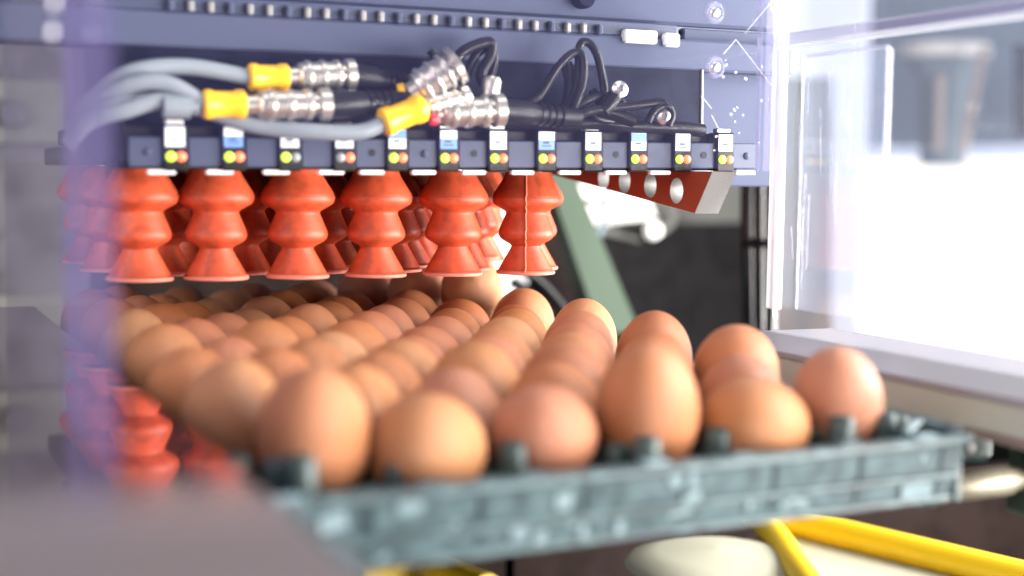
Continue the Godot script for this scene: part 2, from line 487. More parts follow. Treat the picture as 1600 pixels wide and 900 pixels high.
	put("door_edge", box_mesh(Vector3(0.0045, 0.155, 0.0022), 0.0004), M["side guard joint"], g, Vector3(0.3575, 0.080, -0.1018))
	put("door_edge", box_mesh(Vector3(0.0045, 0.0016, 0.080), 0.0004), M["side guard joint"], g, Vector3(0.3575, 0.1585, -0.143))
	for i in 22:
		var y := rng.randf_range(0.01, 0.13)
		var z := rng.randf_range(-0.178, -0.108)
		put("scratch", tube_mesh([Vector3(0.3495, y, z), Vector3(0.3495, y + rng.randf_range(0.01, 0.05), z + rng.randf_range(-0.004, 0.004))], rng.randf_range(0.0002, 0.0006), 5, 1), M["streak"], g)
	put("latch", box_mesh(Vector3(0.006, 0.018, 0.008), 0.001), M["side guard joint"], g, Vector3(0.3555, 0.008, -0.094))
	# hazy left guard close to the lens
	var k := thing("left_guard", "hazy lilac plastic guard close on the left edge", "guard")
	var stand := Basis(Vector3.BACK, PI / 2)
	for q in [["sheet", -0.270, -0.018, "left guard plastic"], ["edge_band", -0.0178, 0.040, "left guard band"], ["edge_lip", 0.0402, 0.106, "left guard lip"]]:
		var pm := PlaneMesh.new()
		pm.size = Vector2(0.75, q[2] - q[1])
		put(q[0], pm, M[q[3]], k, Vector3(-0.1, 0.05, (q[1] + q[2]) / 2), stand)
	for q in [Vector3(-0.0975, 0.1317, 0.0128), Vector3(-0.0975, 0.1414, 0.0202)]:
		put("screw", lathe_mesh([Vector2(0.0034, 0), Vector2(0.0036, 0.0008), Vector2(0.0030, 0.0014), Vector2(0.0026, 0.0006), Vector2(0.0, 0.0006)], 24), M["bright steel"], k, q + Vector3(-0.0085, 0, 0), Basis(Vector3.BACK, PI / 2))

# ---------------------------------------------------------------- tray and eggs
const ROWS := 13
func spot(r: int, k: int) -> Vector3:
	return Vector3(k * PITCH - (0.025 if r % 2 else 0.0), 0, -r * ROW)

func egg_tray() -> void:
	var t := thing("egg_tray", "blue grey plastic egg tray full of brown eggs", "tray", "", Vector3(0, -0.067, 0))
	var up := Vector3(0, 0.067, 0)
	var x0 := -0.053; var x1 := 0.294
	var z0 := 0.040; var z1 := -0.57
	var b := MB.new()
	b.prism(PackedVector2Array([Vector2(z0 - 0.010, -0.063), Vector2(z0 - 0.006, -0.063), Vector2(z0, -0.0345), Vector2(z0 - 0.004, -0.0345)]), Vector3(x0, 0, 0), Vector3.BACK, Vector3.UP, Vector3(x1 - x0, 0, 0))
	put("front_wall", b.done(), M["tray plastic"], t, up)
	put("rim", box_mesh(Vector3(x1 - x0 + 0.006, 0.0042, 0.009), 0.0012), M["tray plastic"], t, up + Vector3((x0 + x1) / 2, -0.0335, z0 - 0.0005))
	put("middle_ledge", box_mesh(Vector3(x1 - x0 - 0.004, 0.003, 0.005), 0.001), M["tray plastic"], t, up + Vector3((x0 + x1) / 2, -0.0505, z0 - 0.0035))
	put("bottom_ledge", box_mesh(Vector3(x1 - x0 - 0.006, 0.004, 0.006), 0.001), M["tray plastic"], t, up + Vector3((x0 + x1) / 2, -0.0615, z0 - 0.007))
	var rib := MB.new()
	rib.prism(PackedVector2Array([Vector2(-0.006, -0.0615), Vector2(-0.0050, -0.0615), Vector2(0.0008, -0.0352), Vector2(0, -0.0352)]), Vector3(-0.0013, 0, 0), Vector3.BACK, Vector3.UP, Vector3(0.0026, 0, 0))
	var ribm := rib.done()
	for i in 8:
		put("rib", ribm, M["tray plastic"], t, up + Vector3(x0 + 0.010 + i * 0.0465, 0, z0))
	for i in 26:
		var y := rng.randf_range(-0.060, -0.037)
		put("scuff", box_mesh(Vector3(rng.randf_range(0.003, 0.012), rng.randf_range(0.002, 0.009), 0.0006), 0.0002), M["tray scuff"] if i % 3 else M["tray wear"], t, up + Vector3(rng.randf_range(x0 + 0.01, x1 - 0.02), y, z0 - (-0.0345 - y) * 0.185 + 0.0001), Basis(Vector3.BACK, rng.randf_range(-0.3, 0.3)) * Basis(Vector3.RIGHT, 0.18))
	var knob := box_mesh(Vector3(0.012, 0.0030, 0.007), 0.0013)
	for i in 7:
		put("rim_bump", knob, M["tray plastic"] if i % 3 else M["tray wear"], t, up + Vector3(-0.027 + i * PITCH - 0.0 + (0.004 if i % 2 else -0.003), -0.0312, z0 - 0.001))
	for s in [x0, x1]:
		put("side_wall", box_mesh(Vector3(0.004, 0.032, z0 - z1), 0.001), M["tray plastic"], t, up + Vector3(s, -0.0505, (z0 + z1) / 2 - 0.003))
		put("side_rim", box_mesh(Vector3(0.009, 0.004, z0 - z1), 0.0012), M["tray plastic"], t, up + Vector3(s, -0.0334, (z0 + z1) / 2 - 0.004))
	put("back_wall", box_mesh(Vector3(x1 - x0, 0.032, 0.004), 0.001), M["tray plastic"], t, up + Vector3((x0 + x1) / 2, -0.0505, z1))
	put("corner_web", box_mesh(Vector3(0.034, 0.003, 0.004), 0.001), M["tray scuff"], t, up + Vector3(x1 - 0.019, -0.0315, z0 - 0.014), Basis(Vector3.UP, 0.7))
	put("corner_web", box_mesh(Vector3(0.032, 0.003, 0.004), 0.001), M["tray scuff"], t, up + Vector3(x1 - 0.026, -0.0315, z0 - 0.030), Basis(Vector3.UP, -0.5))
	put("deck", box_mesh(Vector3(x1 - x0 - 0.008, 0.002, z0 - z1 - 0.012), 0.0005), M["tray dark plastic"], t, up + Vector3((x0 + x1) / 2, -0.0655, (z0 + z1) / 2 - 0.005))
	# the front of the tray sags a little at its left end
	var sag := Transform3D(Basis(Vector3.BACK, 0.0110) * Basis(Vector3.UP, 0.018), Vector3.ZERO)
	var pivot := Transform3D(Basis(), Vector3(0.13, 0.034, 0.04))
	var move := Transform3D(Basis(), Vector3(0, -0.0042, 0.003)) * pivot * sag * pivot.affine_inverse()
	for o in t.get_children():
		for q in ["front_wall", "rim", "middle_ledge", "bottom_ledge", "rib", "scuff"]:
			if String(o.name).begins_with(q):
				o.transform = move * o.transform
	var cell := lathe_mesh([Vector2(0.0130, -0.0640), Vector2(0.0205, -0.0440), Vector2(0.0235, -0.0400), Vector2(0.0242, -0.0406), Vector2(0.0214, -0.0445), Vector2(0.0140, -0.0645)], 18)
	var post := lathe_mesh([Vector2(0.0078, -0.064), Vector2(0.0064, -0.031), Vector2(0.0058, -0.0272), Vector2(0.0044, -0.0258), Vector2(0, -0.0255)], 12)
	for r in ROWS:
		for k in 6:
			put("cell", cell, M["tray dark plastic"], t, up + spot(r, k))
	for r in ROWS:
		for k in 7:
			if (r + k) % 2 == 0 or k == 0 or r < 2 or k == 6:
				put("post", post, M["tray dark plastic"], t, up + spot(r, k) + Vector3(-0.025, -0.002 - 0.004 * ((r * 3 + k) % 2), 0.0145))
	for q in [Vector3(-0.019, 0.0008, 0.0262), Vector3(0.1325, -0.0015, 0.0262), Vector3(0.2341, 0.0015, 0.0262), Vector3(-0.040, -0.001, 0.008), Vector3(0.2650, 0.000, 0.018), Vector3(0.2760, -0.003, 0.012)]:
		put("post", post, M["tray dark plastic"], t, up + q)

const SEEN := {0: Vector2(-6.2, 5.3), 1: Vector2(-10.0, -7.5), 2: Vector2(-4.9, -6.7), 4: Vector2(0.5, -7.9), 5: Vector2(0.9, 4.5), 10: Vector2(-3.5, 4.7), 11: Vector2(0.7, -0.1), 13: Vector2(-2.1, -3.3), 15: Vector2(0.6, -4.2), 20: Vector2(0.9, 3.3), 21: Vector2(0.9, -1.0), 25: Vector2(0.2, 6.0), 30: Vector2(-3.1, -1.0), 31: Vector2(8.2, 1.3), 32: Vector2(2.0, -0.5), 40: Vector2(-0.5, -1.2), 41: Vector2(10.0, -0.2), 42: Vector2(0.1, -4.3), 44: Vector2(-0.9, -0.3), 45: Vector2(0.1, 5.7), 50: Vector2(1.2, 1.8), 51: Vector2(10.0, 2.8), 52: Vector2(9.9, 1.0), 53: Vector2(-1.0, -4.2), 55: Vector2(-1.7, 2.4), 60: Vector2(0.6, 0.1), 61: Vector2(8.2, -0.2), 62: Vector2(9.2, 1.5), 63: Vector2(0.8, -3.0), 65: Vector2(-1.5, 5.7), 70: Vector2(-0.3, 2.4), 71: Vector2(2.0, -1.2), 72: Vector2(7.5, 3.0), 73: Vector2(7.6, 1.3), 74: Vector2(-0.5, -2.4), 75: Vector2(-6.8, -1.5), 80: Vector2(-0.8, 1.5), 81: Vector2(2.1, -3.4), 82: Vector2(10.0, 0.3), 83: Vector2(6.9, 1.3), 84: Vector2(-1.9, -0.7), 85: Vector2(-4.2, 5.7), 90: Vector2(-0.6, 1.7), 91: Vector2(-1.4, -1.9), 94: Vector2(4.9, 3.0), 100: Vector2(-1.3, -0.6), 101: Vector2(-1.7, -3.5), 111: Vector2(-4.1, -3.7), 112: Vector2(-3.1, -0.6), 121: Vector2(-4.6, -2.0), 3: Vector2(-2.0, 9.0), 12: Vector2(-2, -4), 22: Vector2(1, 2)}   # how far single eggs sit off their cell (mm across the view, mm up)
const ORD := ["first", "second", "third", "fourth", "fifth", "sixth", "seventh", "eighth", "ninth", "tenth", "eleventh", "twelfth", "thirteenth"]
const TONES := ["pale tan", "light brown", "orange brown", "pinkish brown", "reddish brown", "yellowish tan"]
const PICK := {0: 1, 1: 5, 2: 3, 3: 2, 4: 5, 5: 3, 10: 5, 11: 5, 12: 3, 13: 2, 14: 2, 15: 3, 20: 2, 21: 2, 22: 5, 25: 2, 30: 2, 31: 1, 32: 5, 33: 3, 34: 1, 35: 2, 40: 3, 41: 0, 42: 3, 43: 1, 44: 3, 45: 4, 50: 1, 51: 1, 52: 2, 53: 3, 54: 0, 55: 3, 60: 3, 61: 2, 62: 3, 63: 3, 70: 0, 71: 3, 72: 1, 73: 3, 74: 2, 75: 4, 80: 2, 81: 0, 82: 1, 83: 4, 84: 4, 85: 1, 90: 3, 91: 2, 92: 1}

func eggs() -> void:
	var shapes := [egg_mesh(0.10), egg_mesh(0.16), egg_mesh(0.05)]
	var right := Vector3(0.911626, 0.012992, 0.410814)
	right.y = 0.0
	var lifted := {95: 0.0265, 104: 0.0215, 114: 0.019}
	for r in ROWS:
		for k in 6:
			var id := r * 10 + k
			var tone: int = PICK[id] if PICK.has(id) else rng.randi_range(0, 5)
			var off := Vector2(rng.randf_range(-1.2, 1.2), rng.randf_range(-1.5, 2.0))
			if SEEN.has(id): off = SEEN[id]
			if r > 0: off.x = clampf(off.x, -4.0, 4.5)
			var h := clampf(0.057 + off.y * 0.001, 0.0515, 0.0655)
			var w := rng.randf_range(0.0430, 0.0458)
			if r == 0: w = [0.0455, 0.0500, 0.0475, 0.0460, 0.0515, 0.0435][k]
			if r == 0 and k in [1, 2, 4]: h = 0.0505
			var p := spot(r, k) + right * off.x * 0.001
			if r == 0: p.z += [0.0, 0.007, 0.002, 0.0, 0.005, 0.0][k]
			p.y = off.y * 0.001 - h
			var word: String = TONES[tone]
			var o: MeshInstance3D
			var label := "%s egg, %s from the left in the %s row of the tray" % [word, ORD[k], "front" if r == 0 else ORD[r]]
			var grp := "brown eggs standing in the tray"
			if lifted.has(id):
				p = spot(r, k); h = 0.056; w = 0.0445
				p.y = lifted[id] - h
				label = "%s egg hanging from a cup, %s of the lifted eggs" % [word, {95: "rightmost", 104: "middle", 114: "leftmost"}[id]]
				grp = "eggs lifted by the cups"
			o = put("egg", shapes[(r * 5 + k * 3) % 3], M["eggshell %s %d" % [word, (r + k) % 2]], self, p)
			var lean := Basis(Vector3(rng.randf_range(-1, 1), 0, rng.randf_range(-1, 1)).normalized(), rng.randf_range(0.0, 0.13) if not lifted.has(id) else 0.04)
			var turned := lean * Basis(Vector3.UP, rng.randf_range(0, TAU))
			var mid := p + Vector3(0, h / 2, 0)
			turned = turned * Basis.from_scale(Vector3(w, h, w))
			o.transform = Transform3D(turned, mid - turned * Vector3(0, 0.5, 0))
			tag(o, label, "egg", grp)

func suction_cups() -> void:
	var pr := cup_profile()
	var body := lathe_mesh(pr.slice(3), 56)
	var lip := lathe_mesh(pr.slice(0, 5), 56)
	var seam := lathe_mesh([Vector2(0.0222, 0.0489), Vector2(0.0227, 0.0492), Vector2(0.0227, 0.0496), Vector2(0.0222, 0.0499)], 56)
	var neck := lathe_mesh([Vector2(0.0085, 0.066), Vector2(0.0085, 0.074), Vector2(0, 0.074)], 24)
	var front_dx := [0.0035, -0.0018, -0.0018, -0.0016, 0.0004, 0.0018]
	for r in range(7, 12):
		for k in 6:
			var id := r * 10 + k
			var p := spot(r, k) + Vector3(-0.002, 0.0194, 0.005)
			if r == 7: p.x += front_dx[k]
			var held := {95: 0.0262, 104: 0.0212, 114: 0.0187}
			var squeeze := 1.0
			var label := "orange red suction cup, %s from the left in the %s row of cups" % [ORD[k], ["front", "second", "third", "fourth", "back"][r - 7]]
			if held.has(id):
				p = spot(r, k); p.y = float(held[id]) - 0.0022
				squeeze = (0.0859 - p.y) / 0.0665
				label = "squeezed orange red cup holding the %s lifted egg" % {95: "rightmost", 104: "middle", 114: "leftmost"}[id]
			var c := thing("suction_cup", label, "suction cup", "bellows suction cups in rows above the eggs", p)
			var sq := Basis.from_scale(Vector3(1.0 if squeeze > 0.99 else 1.03, squeeze, 1.0 if squeeze > 0.99 else 1.03)) * Basis(Vector3.UP, k * 1.7 + r)
			put("bellows", body, M["red silicone"], c, Vector3.ZERO, sq)
			put("lip", lip, M["red silicone edge"], c, Vector3.ZERO, sq)
			put("neck", neck, M["bright steel"], c, Vector3(0, 0.0665 * (squeeze - 1.0), 0))
			if r == 7:
				put("moulding_line", seam, M["red silicone"], c)
			if id == 75:
				var b := MB.new()
				var d := (Vector3(-0.169, 0, 0.552) - Vector3(p.x, 0, p.z)).normalized()
				d = d.rotated(Vector3.UP, -0.02)
				var tn := d.cross(Vector3.UP)
				for i in range(3, pr.size() - 1):
					var p0: Vector2 = pr[i]; var p1: Vector2 = pr[i + 1]
					var jig := tn * 0.0003 * sin(i * 2.3)
					var a0 := d * (p0.x + 0.0004) + Vector3.UP * p0.y + jig
					var a1 := d * (p1.x + 0.0004) + Vector3.UP * p1.y + tn * 0.0003 * sin((i + 1) * 2.3)
					b.tube([a0, a1], 0.00055, 6, 1)
				put("mould_seam", b.done(), M["red silicone edge"], c)
	var pl := thing("cup_head_plate", "dark plate from which all the suction cups hang", "plate")
	put("plate", box_mesh(Vector3(0.34, 0.012, 0.25), 0.001), M["dark anodised plate"], pl, Vector3(0.118, 0.0925, -0.395))
	put("stiffener", box_mesh(Vector3(0.34, 0.01, 0.03), 0.001), M["dark anodised plate"], pl, Vector3(0.115, 0.1035, -0.40))

# ---------------------------------------------------------------- valve bar
func valve_bar() -> void:
	var v := thing("valve_bar", "blue grey valve bar with twelve lit valve modules", "valve bar", "", Vector3(-0.0151, 0.0822, -0.235))
	v.rotation.z = 0.0122
	put("base_bar", box_mesh(Vector3(0.392, 0.004, 0.05), 0.0006), M["dark anodised plate"], v, Vector3(0.166, 0.0042, -0.027))
	put("back_strip", box_mesh(Vector3(0.385, 0.022, 0.010), 0.0006), M["black plastic"], v, Vector3(0.166, 0.0145, -0.012))
	var space := box_mesh(Vector3(0.0186, 0.0165, 0.007), 0.0007)
	var glint_strip := box_mesh(Vector3(0.0150, 0.0026, 0.0042), 0.0010)
	var hole := lathe_mesh([Vector2(0.0022, 0.0), Vector2(0.0022, 0.0004), Vector2(0.0012, 0.0004), Vector2(0.0012, 0.0003), Vector2(0, 0.0003)], 14)
	var dot := lathe_mesh([Vector2(0.0024, 0.0), Vector2(0.0024, 0.0004), Vector2(0.0016, 0.0014), Vector2(0, 0.0018)], 16)
	var lookfront := Basis(Vector3.RIGHT, PI / 2)
	for i in 13:
		var x := -0.0159 + 0.0318 * i + 0.0004
		var s := put("spacer_block", space, M["blue grey block"], v, Vector3(x, 0.0112, -0.0032))
		if i in [4, 6, 9, 11]:
			put("screw_hole", hole, M["black plastic"], s, Vector3(0.0005, 0.0004, 0.0034), lookfront)
		if i in [0, 12, 5]:
			put("rivet", dot, M["blue grey aluminium"], s, Vector3(0.001, 0.0, 0.0035), lookfront)
		put("glint_strip", glint_strip, M["white plastic"], v, Vector3(x + (0.0005 if i > 3 else 0.008), 0.0004, -0.0008))  # light reflected under the block, put in as a white strip
	var body := box_mesh(Vector3(0.0128, 0.0250, 0.0120), 0.0008)
	var lab := box_mesh(Vector3(0.0106, 0.0108, 0.0005), 0.0001)
	var half := box_mesh(Vector3(0.0106, 0.0050, 0.0006), 0.0001)
	var ink := box_mesh(Vector3(0.0040, 0.0012, 0.0004), 0.0001)
	var led := lathe_mesh([Vector2(0.0028, 0.0), Vector2(0.0028, 0.0005), Vector2(0.0020, 0.0012), Vector2(0.0, 0.0015)], 18)
	var kind := [0, 1, 2, 0, 2, 1, 0, 1, 0, 2, 0, 0]
	for i in 12:
		var m := put("valve_module", body, M["black plastic"], v, Vector3(0.0318 * i, 0.0135, -0.0030))
		put("label", lab, M["label white"] if kind[i] != 1 else M["label blue"], m, Vector3(-0.0004, 0.0060, 0.0061))
		if kind[i]:
			put("label_band", half, M["label blue"] if kind[i] == 2 else M["label white"], m, Vector3(-0.0004, 0.0086 if kind[i] == 2 else 0.0090, 0.0062))
		put("label_print", ink, M["label print"], m, Vector3(-0.0008, 0.0049, 0.0064))
		put("label_print", box_mesh(Vector3(0.0062, 0.0007, 0.0004), 0.0001), M["label print"], m, Vector3(-0.0004, 0.0029, 0.0064))
		put("green_light", led, M["green indicator light"] if i != 3 else M["indicator off"], m, Vector3(-0.0028, -0.0047, 0.0060), lookfront)
		put("orange_light", led, M["orange indicator light"] if i != 2 else M["indicator off"], m, Vector3(0.0028, -0.0047, 0.0060), lookfront)
		put("clip", box_mesh(Vector3(0.010, 0.003, 0.006), 0.0006), M["bright steel"] if i % 2 else M["white plastic"], m, Vector3(0, 0.0138, 0.0005))

func machine_head() -> void:
	var d := thing("mounting_plate", "dark plate behind the cables above the valve bar", "plate")
	put("plate", box_mesh(Vector3(0.392, 0.062, 0.006), 0.0008), M["dark anodised plate"], d, Vector3(0.138, 0.1225, -0.266), Basis(Vector3.BACK, 0.012))
	put("end_edge", box_mesh(Vector3(0.0018, 0.060, 0.008), 0.0004), M["raw aluminium"], d, Vector3(0.3345, 0.1245, -0.2655), Basis(Vector3.BACK, 0.012))
	var b := thing("cross_beam", "long blue grey beam above the dark mounting plate", "beam")
	put("beam", box_mesh(Vector3(0.60, 0.020, 0.03), 0.0015), M["blue grey aluminium"], b, Vector3(0.105, 0.1625, -0.277), Basis(Vector3.BACK, 0.004))
	var t := thing("terminal_rail", "pale terminal rail with small blue pegs and white end connectors", "terminal rail")
	put("rail", box_mesh(Vector3(0.42, 0.009, 0.010), 0.0008), M["blue grey block"], t, Vector3(0.105, 0.1772, -0.268), Basis(Vector3.BACK, 0.004))
	var peg := box_mesh(Vector3(0.0034, 0.0066, 0.005), 0.0009)
	for i in 25:
		put("peg", peg, M["raw aluminium"] if i % 3 else M["blue grey aluminium"], t, Vector3(-0.012 + 0.0112 * i, 0.1752 + 0.00004 * i, -0.2615))
	put("connector", box_mesh(Vector3(0.024, 0.0085, 0.008), 0.0012), M["white plastic"], t, Vector3(0.2858, 0.1730, -0.2620))
	put("connector", box_mesh(Vector3(0.011, 0.0088, 0.008), 0.0012), M["white plastic"], t, Vector3(0.3091, 0.1721, -0.2620))
	var h := thing("head_housing", "blue grey machine head housing at the top", "housing")
	put("front_plate", box_mesh(Vector3(0.65, 0.20, 0.012), 0.002), M["blue grey aluminium"], h, Vector3(0.080, 0.283, -0.282), Basis(Vector3.BACK, 0.004))
	put("end_plate", box_mesh(Vector3(0.075, 0.105, 0.008), 0.001), M["blue grey aluminium"], h, Vector3(0.3675, 0.1305, -0.284))
	put("body", box_mesh(Vector3(0.36, 0.25, 0.28), 0.004), M["blue grey aluminium"], h, Vector3(0.155, 0.237, -0.440))
	put("knob", lathe_mesh([Vector2(0.0075, 0), Vector2(0.0075, 0.006), Vector2(0.006, 0.008), Vector2(0, 0.008)], 20), M["dark anodised plate"], h, Vector3(0.2508, 0.1974, -0.2755), Basis(Vector3.RIGHT, PI / 2))
	# arm with four holes, right of the cups
	var br := thing("drilled_bracket", "metal bracket with red brown face and four round holes", "bracket")
	var c := CSGCombiner3D.new()
	c.name = "arm"
	br.add_child(c)
	var pg := CSGPolygon3D.new()
	pg.name = "outline"
	pg.polygon = PackedVector2Array([Vector2(0.455, 0.0875), Vector2(0.209, 0.0875), Vector2(0.2287, 0.0611), Vector2(0.2560, 0.0642), Vector2(0.455, 0.0868)])
	pg.depth = 0.017
	pg.material = M["red brown bracket face"]
	c.add_child(pg)
	for q in [Vector2(0.2513, 0.0749), Vector2(0.2855, 0.0779), Vector2(0.3212, 0.0806), Vector2(0.3524, 0.0826)]:
		var cy := CSGCylinder3D.new()
		cy.name = "hole"
		cy.radius = 0.0083
		cy.height = 0.05
		cy.sides = 28
		cy.smooth_faces = true
		cy.material = M["raw aluminium"]
		cy.operation = CSGShape3D.OPERATION_SUBTRACTION
		cy.position = Vector3(q.x, q.y, -0.0085)
		cy.rotation.x = PI / 2
		c.add_child(cy, true)
	c.transform = Transform3D(Basis(Vector3(0, 0, -1), Vector3.UP, Vector3(1, 0, 0)), Vector3(0.327, 0, 0))
	var e := MB.new()
	e.prism(PackedVector2Array([Vector2(0.2086, 0.0874), Vector2(0.2080, 0.0874), Vector2(0.2278, 0.0608), Vector2(0.2284, 0.0612)]), Vector3(0.3098, 0, 0), Vector3(0, 0, -1), Vector3.UP, Vector3(0.0174, 0, 0))
	put("end_face", e.done(), M["raw aluminium"], br)

# ---------------------------------------------------------------- cables
func lathe_at(called: String, pr: Array, a: Vector3, b: Vector3, m: Material, o: Node3D, seg := 24) -> MeshInstance3D:
	var f := along(a, b)
	return put(called, lathe_mesh(pr, seg), m, o, f.origin, f.basis)

func sleeve(o: Node3D, a: Vector3, b: Vector3, r: float) -> void:
	var l := a.distance_to(b)
	lathe_at("yellow_sleeve", [Vector2(0, 0), Vector2(r * 0.8, 0.0), Vector2(r * 1.05, l * 0.06), Vector2(r * 1.05, l * 0.20), Vector2(r * 0.93, l * 0.28), Vector2(r * 0.93, l * 0.72), Vector2(r * 1.05, l * 0.80), Vector2(r * 1.05, l * 0.95), Vector2(r * 0.85, l), Vector2(0, l)], a, b, M["yellow sleeve"], o)
func steel_plug(o: Node3D, a: Vector3, b: Vector3, r: float) -> void:
	var l := a.distance_to(b)
	var c := lathe_at("steel_connector", [Vector2(0, 0), Vector2(r * 0.62, 0), Vector2(r * 0.66, l * 0.14), Vector2(r * 0.90, l * 0.16), Vector2(r * 0.95, l * 0.19), Vector2(r * 0.95, l * 0.76), Vector2(r * 0.80, l * 0.78), Vector2(r * 0.80, l), Vector2(0, l)], a, b, M["nickel"], o)
	var ring := lathe_mesh([Vector2(r * 0.9, 0), Vector2(r * 1.06, l * 0.015), Vector2(r * 1.10, l * 0.05), Vector2(r * 1.06, l * 0.085), Vector2(r * 0.9, l * 0.10)], 24)
	for q in [0.24, 0.46, 0.68]:
		put("ring", ring, M["nickel"], c, Vector3(0, l * q, 0))
	put("end_collar", lathe_mesh([Vector2(r * 0.8, 0), Vector2(r * 1.12, l * 0.02), Vector2(r * 1.12, l * 0.14), Vector2(r * 0.7, l * 0.17)], 24), M["nickel"], c, Vector3(0, l * 0.85, 0))
func black_plug(o: Node3D, a: Vector3, b: Vector3, r: float) -> void:
	var l := a.distance_to(b)
	var c := lathe_at("black_plug", [Vector2(0, 0), Vector2(r, 0), Vector2(r, l * 0.35), Vector2(r * 0.86, l * 0.40), Vector2(r * 0.7, l), Vector2(0, l)], a, b, M["black plastic"], o)
	var ring := lathe_mesh([Vector2(r * 0.7, 0), Vector2(r * 0.92, l * 0.01), Vector2(r * 0.92, l * 0.045), Vector2(r * 0.7, l * 0.055)], 20)
	for q in [0.46, 0.55, 0.64, 0.73]:
		put("ridge", ring, M["black rubber"], c, Vector3(0, l * q, 0))

func cables() -> void:
	var g := "grey sensor cables above the valve bar"
	var a := thing("sensor_cable", "grey cable with the topmost yellow sleeve and steel connector", "cable", g)
	put("jacket", tube_mesh([Vector3(-0.0658, 0.1088, -0.2450), Vector3(-0.0558, 0.1218, -0.2400), Vector3(-0.0381, 0.1354, -0.2350), Vector3(-0.0092, 0.1397, -0.2350), Vector3(0.0259, 0.1353, -0.2350)], 0.0046, 14), M["cable grey"], a)
	sleeve(a, Vector3(0.0249, 0.1352, -0.2350), Vector3(0.0477, 0.1361, -0.2350), 0.0074)
	steel_plug(a, Vector3(0.0477, 0.1365, -0.2350), Vector3(0.0861, 0.1391, -0.2350), 0.0082)
	black_plug(a, Vector3(0.0856, 0.1389, -0.2370), Vector3(0.1257, 0.1355, -0.2400), 0.0068)
	var b := thing("sensor_cable", "grey cable with yellow sleeve and ribbed steel connector below the topmost one", "cable", g)
	put("jacket", tube_mesh([Vector3(-0.0685, 0.1035, -0.2400), Vector3(-0.0564, 0.1172, -0.2360), Vector3(-0.0397, 0.1284, -0.2260), Vector3(-0.0212, 0.1293, -0.2230), Vector3(-0.0024, 0.1194, -0.2220)], 0.0046, 14), M["cable grey"], b)
	sleeve(b, Vector3(-0.0031, 0.1190, -0.2220), Vector3(0.0202, 0.1198, -0.2220), 0.0076)
	steel_plug(b, Vector3(0.0202, 0.1195, -0.2220), Vector3(0.0678, 0.1210, -0.2220), 0.0083)
	black_plug(b, Vector3(0.0667, 0.1210, -0.2220), Vector3(0.1166, 0.1249, -0.2260), 0.0080)
	var c := thing("sensor_cable", "grey cable whose tilted yellow sleeve points up to the right", "cable", g)
	put("jacket", tube_mesh([Vector3(-0.0708, 0.0999, -0.2320), Vector3(-0.0576, 0.1125, -0.2280), Vector3(-0.0344, 0.1203, -0.2280), Vector3(-0.0069, 0.1182, -0.2300), Vector3(0.0272, 0.1087, -0.2260), Vector3(0.0541, 0.1061, -0.2190), Vector3(0.0827, 0.1063, -0.2160), Vector3(0.0993, 0.1125, -0.2160)], 0.0046, 14), M["cable grey"], c)
	sleeve(c, Vector3(0.0963, 0.1113, -0.2160), Vector3(0.1215, 0.1214, -0.2160), 0.0080)
	steel_plug(c, Vector3(0.1195, 0.1200, -0.2180), Vector3(0.1507, 0.1289, -0.2220), 0.0058)
	var d := thing("sensor_cable", "lowest grey cable ending in a pale sleeve at left", "cable", g)
	put("jacket", tube_mesh([Vector3(-0.0724, 0.0955, -0.2300), Vector3(-0.0610, 0.1084, -0.2270), Vector3(-0.0421, 0.1151, -0.2220), Vector3(-0.0256, 0.1199, -0.2210), Vector3(-0.0051, 0.1173, -0.2220)], 0.0046, 14), M["cable grey"], d)
	lathe_at("pale_sleeve", [Vector2(0, 0), Vector2(0.006, 0), Vector2(0.0062, 0.002), Vector2(0.0062, 0.014), Vector2(0, 0.015)], Vector3(-0.0243, 0.1172, -0.2195), Vector3(-0.0057, 0.1172, -0.2195), M["cable grey"], d)
	var e := thing("steel_coupling", "large steel coupling tilted up to the right with a black lead behind", "coupling")
	steel_plug(e, Vector3(0.1173, 0.1287, -0.2280), Vector3(0.1448, 0.1470, -0.2220), 0.0105)
	lathe_at("yellow_ring", [Vector2(0, 0), Vector2(0.0066, 0), Vector2(0.0070, 0.001), Vector2(0.0070, 0.004), Vector2(0, 0.005)], Vector3(0.1118, 0.1280, -0.2320), Vector3(0.1204, 0.1296, -0.2300), M["yellow sleeve"], e)
	put("lead", tube_mesh([Vector3(0.1449, 0.1443, -0.2380), Vector3(0.1549, 0.1560, -0.2380), Vector3(0.1709, 0.1620, -0.2380), Vector3(0.1722, 0.1549, -0.2380), Vector3(0.1653, 0.1421, -0.2360), Vector3(0.1699, 0.1339, -0.2340)], 0.0034, 12), M["black rubber"], e)
	put("lead", tube_mesh([Vector3(0.1440, 0.1418, -0.2460), Vector3(0.1415, 0.1503, -0.2460), Vector3(0.1366, 0.1565, -0.2460)], 0.0040, 10, 6, 0.0026), M["black rubber"], e)
	put("lead", tube_mesh([Vector3(0.1580, 0.1421, -0.2420), Vector3(0.1636, 0.1537, -0.2420), Vector3(0.1739, 0.1603, -0.2430), Vector3(0.1761, 0.1512, -0.2420), Vector3(0.1712, 0.1380, -0.2400)], 0.0028, 12), M["black rubber"], e)
	var f := thing("steel_coupling", "steel coupling with rounded rings lying right of the tilted sleeve", "coupling")
	steel_plug(f, Vector3(0.1285, 0.1179, -0.2240), Vector3(0.1735, 0.1215, -0.2220), 0.0088)
	black_plug(f, Vector3(0.1719, 0.1210, -0.2220), Vector3(0.2257, 0.1186, -0.2260), 0.0074)
	lathe_at("red_cap", [Vector2(0, 0), Vector2(0.0032, 0), Vector2(0.0034, 0.003), Vector2(0.0022, 0.005), Vector2(0, 0.005)], Vector3(0.1247, 0.1142, -0.2140), Vector3(0.1309, 0.1144, -0.2140), M["red cap"], f)
